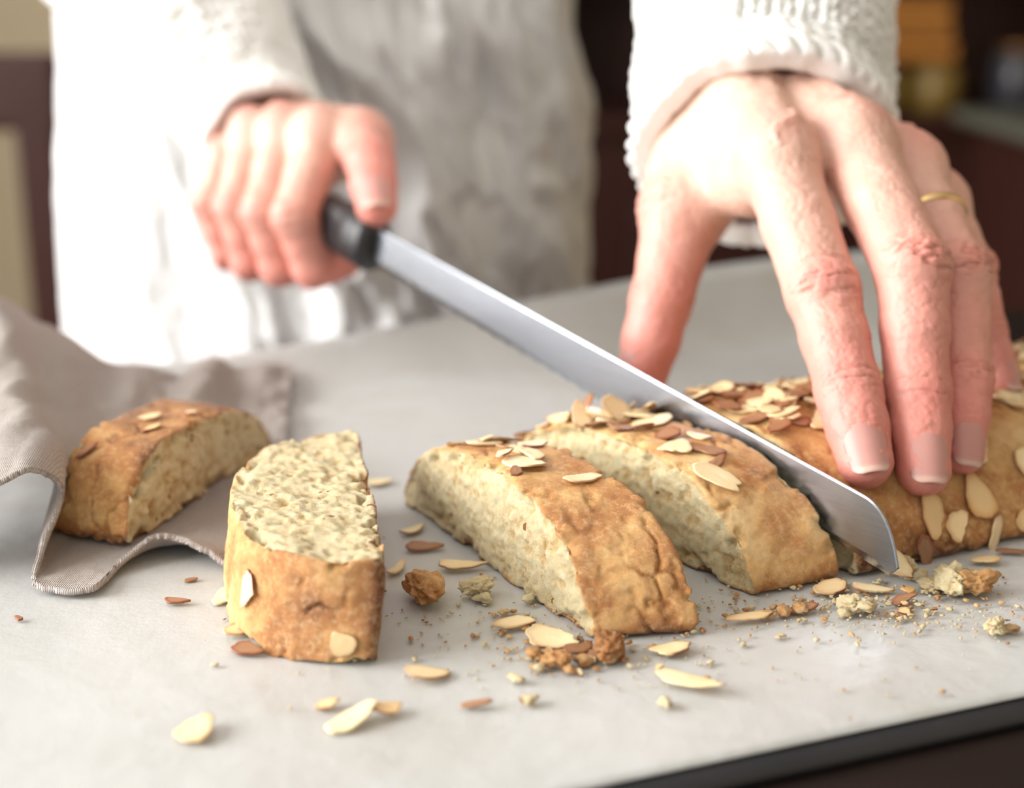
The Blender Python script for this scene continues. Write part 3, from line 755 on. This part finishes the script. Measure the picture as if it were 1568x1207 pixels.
for nm,sx in (('left_shoe',-3.4),('right_shoe',-16.4)):
    def shoe(p):
        d=chain(p,[A(sx,80,-93),A(sx,74,-93.6),A(sx,64,-94.2)],[3.6,3.4,3.0],1.5); d=smin(d,cap(p,A(sx,79,-93),A(sx,78.5,-87),3.4,3.4),1.5)
        return smax(d,-(p[:,2]+95.9),.3)
    P,F=surf_nets(shoe,(sx-5,58,-97),(sx+5,86,-82),.6); mesh_obj(nm,P,F,SH,person)
# head (above the frame)
hc=A(-10,72,75)
def headf(p):
    q=(p-hc)*A(1.18,1.0,1.0)
    d=cap(q,A(0,2,2.5),A(0,-.5,1),8.6,8.4); d=smin(d,cap(q,A(0,-3.5,-4),A(0,-5.2,-8.0),5.6,3.4),3)
    d=smin(d,cap(q,A(0,-8.2,1.0),A(0,-10.3,-3.0),.8,1.2),1.0); d=smin(d,cap(q,A(-1.8,-8.4,-6.3),A(1.8,-8.4,-6.3),.8,.8),.6)
    d=smin(d,cap(p,A(-10,76,56),A(-10,74.5,68),5.0,4.8),2)
    for s in (1,-1):
        d=smin(d,cap(q,A(s*9.6,1,1.5),A(s*9.0,.5,-2),1.2,.8),.5)
        d=smax(d,-(np.linalg.norm(q-A(s*3.6,-9.2,.6),axis=1)-1.6),1.2)
        d=smin(d,np.linalg.norm(q-A(s*3.6,-6.9,.5),axis=1)-1.3,.2)
    return d
P,F=surf_nets(headf,(-22,58,54),(2,88,88),.4); z=np.zeros(len(P)); mesh_obj('head',P,F,SKIN,person,True,{'red':z+.2,'crease':z,'pale':z})
HAIR=mat_plain('brown_hair',(.10,.05,.025),(.18,.09,.045),3,.45)
def hairf(p):
    q=(p-hc)*A(1.12,1.0,1.0); d=cap(q,A(0,3.0,3.2),A(0,3,-3),9.4,8.2)
    d=smax(d,-(cap(q,A(0,-9,-1),A(0,-9,-12),7.2,8)),1.0); d=smin(d,np.linalg.norm(q-A(0,12,7),axis=1)-4.2,1.2)
    return d+.25*fbm(p*A(2.,2.,.3),3,4)
P,F=surf_nets(hairf,(-24,58,56),(4,94,92),.5); mesh_obj('hair',P,F,HAIR,person)
# apron
nu,nv_=300,300; V=[]
zz=np.linspace(36,-58,nv_)**1.0
for z in zz:
    a_=float(np.interp(z,[-60,-12,4,20,37],[16.0,13.6,13.1,11.8,13.4])); 
    mx=108 if z<21 else 108-62*float(sstep(21,26,z))
    ph=np.radians(np.linspace(-mx,mx,nu))
    x=np.sin(ph)*(a_+.8); y=-np.cos(ph)*(a_/1.4+.9)
    pp=np.stack([x*.34+z*.09,y*.1,np.full(nu,z*.10)],1)
    r1=1-np.abs(fbm(pp*1.0+4,2,41))*2.4; r2=1-np.abs(fbm(pp*A(2.6,2.1,2.9)+9,3,47))*2.2
    side=.30+.80*sstep(-6,3,x)                     # folds flattened on the left to imitate blown-out light there
    fold=(1.4*r1+.75*r2+.14*fbm(pp*6,2,49))*side
    amp=float(sstep(34,10,z))*.5+.5+ .6*float(sstep(5,-40,z))
    nx=np.sin(ph); ny=-np.cos(ph)
    V.append(np.stack([cx+x+nx*fold*amp*.4,cy+y+ny*(fold*amp-.3),np.full(nu,z)],1))
V=np.concatenate(V); F=grid_faces(nu,nv_)
ap=mesh_obj('apron',V,F,APRON,person); 
sm=ap.modifiers.new('thickness','SOLIDIFY'); sm.thickness=.0018; sm.offset=1

# ------------------------------------------------------------------ linen napkin
rows=[
 [(-15.5,33.4,.6),(-12.9,33.7,2.35),(-12.1,34.1,2.6),(-11.75,34.7,1.9),(-12.0,33.5,.75),(-11.8,32.5,.16),(-10.3,32.25,.14),(-9.95,33.7,.3),(-9.15,34.4,.75),(-8.2,34.2,.5),(-7.3,33.8,.12)],
 [(-15.8,35.3,.9),(-13.4,35.5,2.75),(-12.5,36.0,3.0),(-12.2,36.4,2.2),(-12.5,35.4,.55),(-12.0,34.3,.12),(-10.6,34.2,.14),(-9.9,35.0,.16),(-9.0,35.4,.2),(-8.1,35.5,.2),(-7.1,35.6,.12)],
 [(-16.5,38.5,1.4),(-14.4,38.3,2.6),(-13.6,38.6,2.5),(-13.2,38.8,1.5),(-12.8,38.0,.3),(-12.0,37.5,.12),(-10.8,37.5,.12),(-9.8,37.8,.14),(-8.9,38.2,.2),(-7.9,38.6,.16),(-6.9,39.0,.12)],
 [(-17.5,43,1.8),(-15.6,43,2.4),(-14.8,43,1.6),(-14.0,43,1.0),(-13.2,42.8,.5),(-12.2,42.5,.3),(-11.0,42.4,.2),(-10.0,42.6,.2),(-9.0,42.9,.25),(-8.2,43.3,.2),(-7.3,43.8,.12)],
 [(-19.5,47,3.4),(-17.6,47,3.9),(-16.4,47,2.8),(-15.3,47,2.1),(-14.2,46.8,1.1),(-13.0,46.7,1.2),(-11.8,46.7,.6),(-10.8,46.8,1.0),(-9.8,47,.4),(-8.8,47.2,.4),(-7.8,47.5,.1)],
 [(-20.5,49.5,2.6),(-19,49.6,3.6),(-17.4,49.8,2.8),(-15.9,50,2.1),(-14.7,50.2,1.0),(-13.4,50.4,.9),(-12.2,50.7,.5),(-11.2,51,.9),(-10.2,51.3,.6),(-9.2,51.6,.6),(-8.3,52.0,.5)]]
rows=np.array(rows,float); nu=260; nvv=230
R1=np.array([catmull(r,nu) for r in rows])
G=np.array([catmull(R1[:,i],nvv) for i in range(nu)]).transpose(1,0,2)
V=G.reshape(-1,3).copy()
rid=1-np.abs(fbm(V*A(.45,.22,.3)+2,3,61))*2
away=np.clip(sstep(40,45,V[:,1])+sstep(-12.6,-13.5,V[:,0]),0,1)
w=.36*rid*away+.10*fbm(V*A(.9,.5,.3)+2,3,62)+.04*fbm(V*2.2,3,63); V[:,2]+=np.maximum(w,-.03); 
V[:,2]=np.maximum(V[:,2],.10)
V=V.reshape(nvv,nu,3)
rag=.05*fbm(np.stack([np.arange(nu)*.9,np.zeros(nu),np.zeros(nu)],1),2,77)
V[0,:,1]+=rag; V[1,:,1]+=rag*.5
V=V.reshape(-1,3)
nap=mesh_obj('linen_napkin',V,grid_faces(nu,nvv),LINEN)
sm=nap.modifiers.new('thickness','SOLIDIFY'); sm.thickness=.0014; sm.offset=1

# ------------------------------------------------------------------ room
WALL=mat_plain('cream_plaster',(.58,.49,.34),(.62,.53,.38),.05,.8)
FLOORM=m_wood('oak_floor',(.16,.09,.05),(.24,.14,.08),.4)
CEIL=mat_plain('white_ceiling',(.8,.79,.76),(.75,.74,.72),.05,.9)
TRIM=mat_plain('white_trim',(.8,.8,.78),(.74,.74,.72),.1,.5)
X0,X1,Y0,Y1,Z0,Z1=-180,210,-150,310,-96,190
def boxo(name,x0,x1,y0,y1,z0,z1,mat,bev=0,parent=None):
    V,F=bevel_box(((x0+x1)/2,(y0+y1)/2,(z0+z1)/2),(x1-x0,y1-y0,z1-z0),bev); mb=MB(); mb.add(V,F); return mb.make(name,mat,parent,False)
boxo('floor',X0-8,X1+8,Y0-8,Y1+8,Z0-6,Z0,FLOORM); boxo('ceiling',X0-8,X1+8,Y0-8,Y1+8,Z1,Z1+6,CEIL)
boxo('wall_back',X0-8,X1+8,Y1,Y1+8,Z0,Z1,WALL); boxo('wall_right',X1,X1+8,Y0,Y1,Z0,Z1,WALL)
def wall_hole(name,axis,c0,c1,l0,l1,h0,h1,w0,w1):
    mb=MB()
    for (a,b,z0,z1) in ((l0,h0,Z0,Z1),(h1,l1,Z0,Z1),(h0,h1,Z0,w0),(h0,h1,w1,Z1)):
        if axis=='x': V,F=bevel_box(((c0+c1)/2,(a+b)/2,(z0+z1)/2),(c1-c0,b-a,z1-z0),0)
        else: V,F=bevel_box(((a+b)/2,(c0+c1)/2,(z0+z1)/2),(b-a,c1-c0,z1-z0),0)
        mb.add(V,F)
    mb.make(name,WALL,None,False)
WA,WB=-85,95
wall_hole('wall_left','x',X0-8,X0,Y0,Y1,WA,WB,0,150)
wall_hole('wall_front','y',Y0-8,Y0,X0,X1,-110,70,0,150)
def window(name,axis,c,h0,h1,w0,w1):
    mb=MB()
    bars=[(h0,h0+4,w0,w1),(h1-4,h1,w0,w1),(h0,h1,w0,w0+4),(h0,h1,w1-4,w1),((h0+h1)/2-1.5,(h0+h1)/2+1.5,w0,w1),(h0,h1,(w0+w1)/2-1,(w0+w1)/2+1)]
    for a,b,z0,z1 in bars:
        if axis=='x': V,F=bevel_box((c,(a+b)/2,(z0+z1)/2),(4,b-a,z1-z0),.3)
        else: V,F=bevel_box(((a+b)/2,c,(z0+z1)/2),(b-a,4,z1-z0),.3)
        mb.add(V,F)
    mb.make(name,TRIM,None,False)
window('window_1','x',X0-4,WA,WB,0,150); window('added_fill_window','y',Y0-4,-110,70,0,150)  # the window behind the camera is unseen, added to hold the fill light
boxo('baseboard_back',X0,X1,Y1-1.5,Y1,Z0,Z0+9,TRIM,.2)
# dark dresser with shelves on the right
dr=empty('kitchen_dresser',90,285,-96)
boxo('carcass_back',8,200,302,306,Z0,150,CWOOD,.3,dr)
boxo('base_cabinet',8,200,262,302,Z0,-11,CWOOD,.5,dr)
boxo('worktop',6,202,258,304,-11,-8,CWOOD,.5,dr)
for i,x in enumerate((8,56,108,154,197)): boxo('upright_%d'%(i+1),x,x+3,282,302,-8,150,CWOOD,.3,dr)
for i,z in enumerate((16,46,75,108,146)): boxo('shelf_%d'%(i+1),8,200,280,302,z,z+2.5,CWOOD,.3,dr)
for i,x in enumerate((22,66,112,158)):
    boxo('door_panel_%d'%(i+1),x,x+38,260.5,262.5,Z0+8,-24,CWOOD,.8,dr)
HON=mat_plain('amber_jar_glass',(.32,.11,.02),(.45,.20,.04),.5,.25); YEL=mat_plain('ochre_ceramic',(.24,.15,.03),(.18,.11,.02),.3,.4)
DBL=mat_plain('dark_ceramic',(.03,.03,.035),(.05,.05,.06),.3,.3); GRN=mat_plain('grey_green_enamel',(.09,.10,.075),(.12,.12,.10),.3,.35)
LIDM=mat_plain('brass_lid',(.3,.15,.05),(.25,.12,.04),.3,.4,.8)
def jar(i,x,y,z,r,h,mat):
    V,F=lathe((x,y,z),[(r*.9,0),(r,.6),(r,h*.78),(r*.8,h*.88),(r*.78,h*.9)],28); mb=MB(); mb.add(V,F,0)
    V,F=lathe((x,y,z+h*.9),[(r*.84,0),(r*.84,h*.09),(r*.78,h*.1)],28); mb.add(V,F,1); mb.make('storage_jar_%d'%(i+1),[mat,LIDM],dr)
for i,(x,z,r,h,mt) in enumerate(((70,18.5,7,17,HON),(86,18.5,7,15,DBL),(100,18.5,5,13,DBL),(70,-8,5,8,YEL),(80.5,-8,4.5,9,YEL),(96,-8,5,12,DBL),(30,18.5,6,15,DBL),(44,-8,7,15,DBL),(122,-8,8,13,DBL),(138,18.5,6,16,DBL),(120,18.5,5,12,DBL))):
    jar(i,x,290 if z>0 else 276,z,r,h,mt)
mb=MB()
for k,(x,w_,z0,z1) in enumerate(((74,17,1.2,4.5),(74,15,5.2,8),(73,16,8.6,12))):
    V,F=bevel_box((x,276,(z0+z1)/2),(w_,10,z1-z0),.3); mb.add(V,F,0)
mb.make('amber_boxes',HON,dr,False)
st=empty('side_table',72,185,-96)
boxo('top',62,110,165,205,-4,-2,GRN,1,st); boxo('body',65,107,168,202,-60,-4,CWOOD,.5,st)
for i,(x,y) in enumerate(((66,169),(106,169),(66,201),(106,201))): boxo('leg_%d'%(i+1),x-1.5,x+1.5,y-1.5,y+1.5,Z0,-58,CWOOD,.3,st)
V,F=lathe((88,182,-2),[(8,0),(9,1),(9,9),(9.5,10),(8.5,10.2),(3,12.5),(1.2,13),(1.4,14.2),(.5,14.6)],36); mb=MB(); mb.add(V,F); mb.make('cooking_pot',BLACK,st)
# dark wooden chair on the left
ch=empty('dining_chair',-58,150,-96)
boxo('top_rail',-84,-46.5,149,152,0,8,CWOOD,.8,ch)
for i,x in enumerate((-83,-51.6)): boxo('back_post_%d'%(i+1),x,x+4.4,149,152.4,Z0,4,CWOOD,.4,ch)
for i,x in enumerate((-76,-70,-64)): boxo('slat_%d'%(i+1),x,x+1.6,150,151.4,-45,1,CWOOD,.2,ch)
boxo('seat',-84,-46,149,184,-50,-46,CWOOD,.8,ch)
for i,x in enumerate((-83,-50)): boxo('front_leg_%d'%(i+1),x,x+3.2,180,183.4,Z0,-48,CWOOD,.4,ch)

# ------------------------------------------------------------------ light
def area(name,loc,rot,sx,sy,p,col=(1,1,1)):
    l=bpy.data.lights.new(name,'AREA'); l.shape='RECTANGLE'; l.size=sx*S; l.size_y=sy*S; l.energy=p; l.color=col
    o=bpy.data.objects.new(name,l); scene.collection.objects.link(o); o.location=(loc[0]*S,loc[1]*S,(loc[2]+TZ)*S); o.rotation_euler=rot; return o
area('window_daylight',(X0+1,(WA+WB)/2,75),(0,math.radians(-90),0),145,WB-WA-6,97,(1,.995,.985))
area('added_front_fill',(-20,Y0+1,75),(math.radians(90),0,0),175,145,4,(.95,.98,1))  # weak fill lamp added behind the camera to lift the shadows
w=bpy.data.worlds.new('sky'); scene.world=w; w.use_nodes=True; bg=w.node_tree.nodes['Background']
sk=w.node_tree.nodes.new('ShaderNodeTexSky'); 
try:
    sk.sky_type='NISHITA'; sk.sun_disc=False; sk.sun_elevation=math.radians(40)
except Exception: pass
w.node_tree.links.new(sk.outputs[0],bg.inputs[0]); bg.inputs[1].default_value=.05
scene.view_settings.view_transform='Standard'; scene.view_settings.look='None'; scene.view_settings.exposure=0.0

# ------------------------------------------------------------------ camera
cd=bpy.data.cameras.new('camera'); cam=bpy.data.objects.new('camera',cd); scene.collection.objects.link(cam)
cam.location=(0,0,(14.5+TZ)*S); cam.rotation_euler=(math.radians(74),0,0); cd.lens=50; cd.sensor_width=36; cd.sensor_fit='HORIZONTAL'
cd.clip_start=.01; cd.dof.use_dof=True; cd.dof.focus_distance=34.5*S; cd.dof.aperture_fstop=7.0
scene.camera=cam
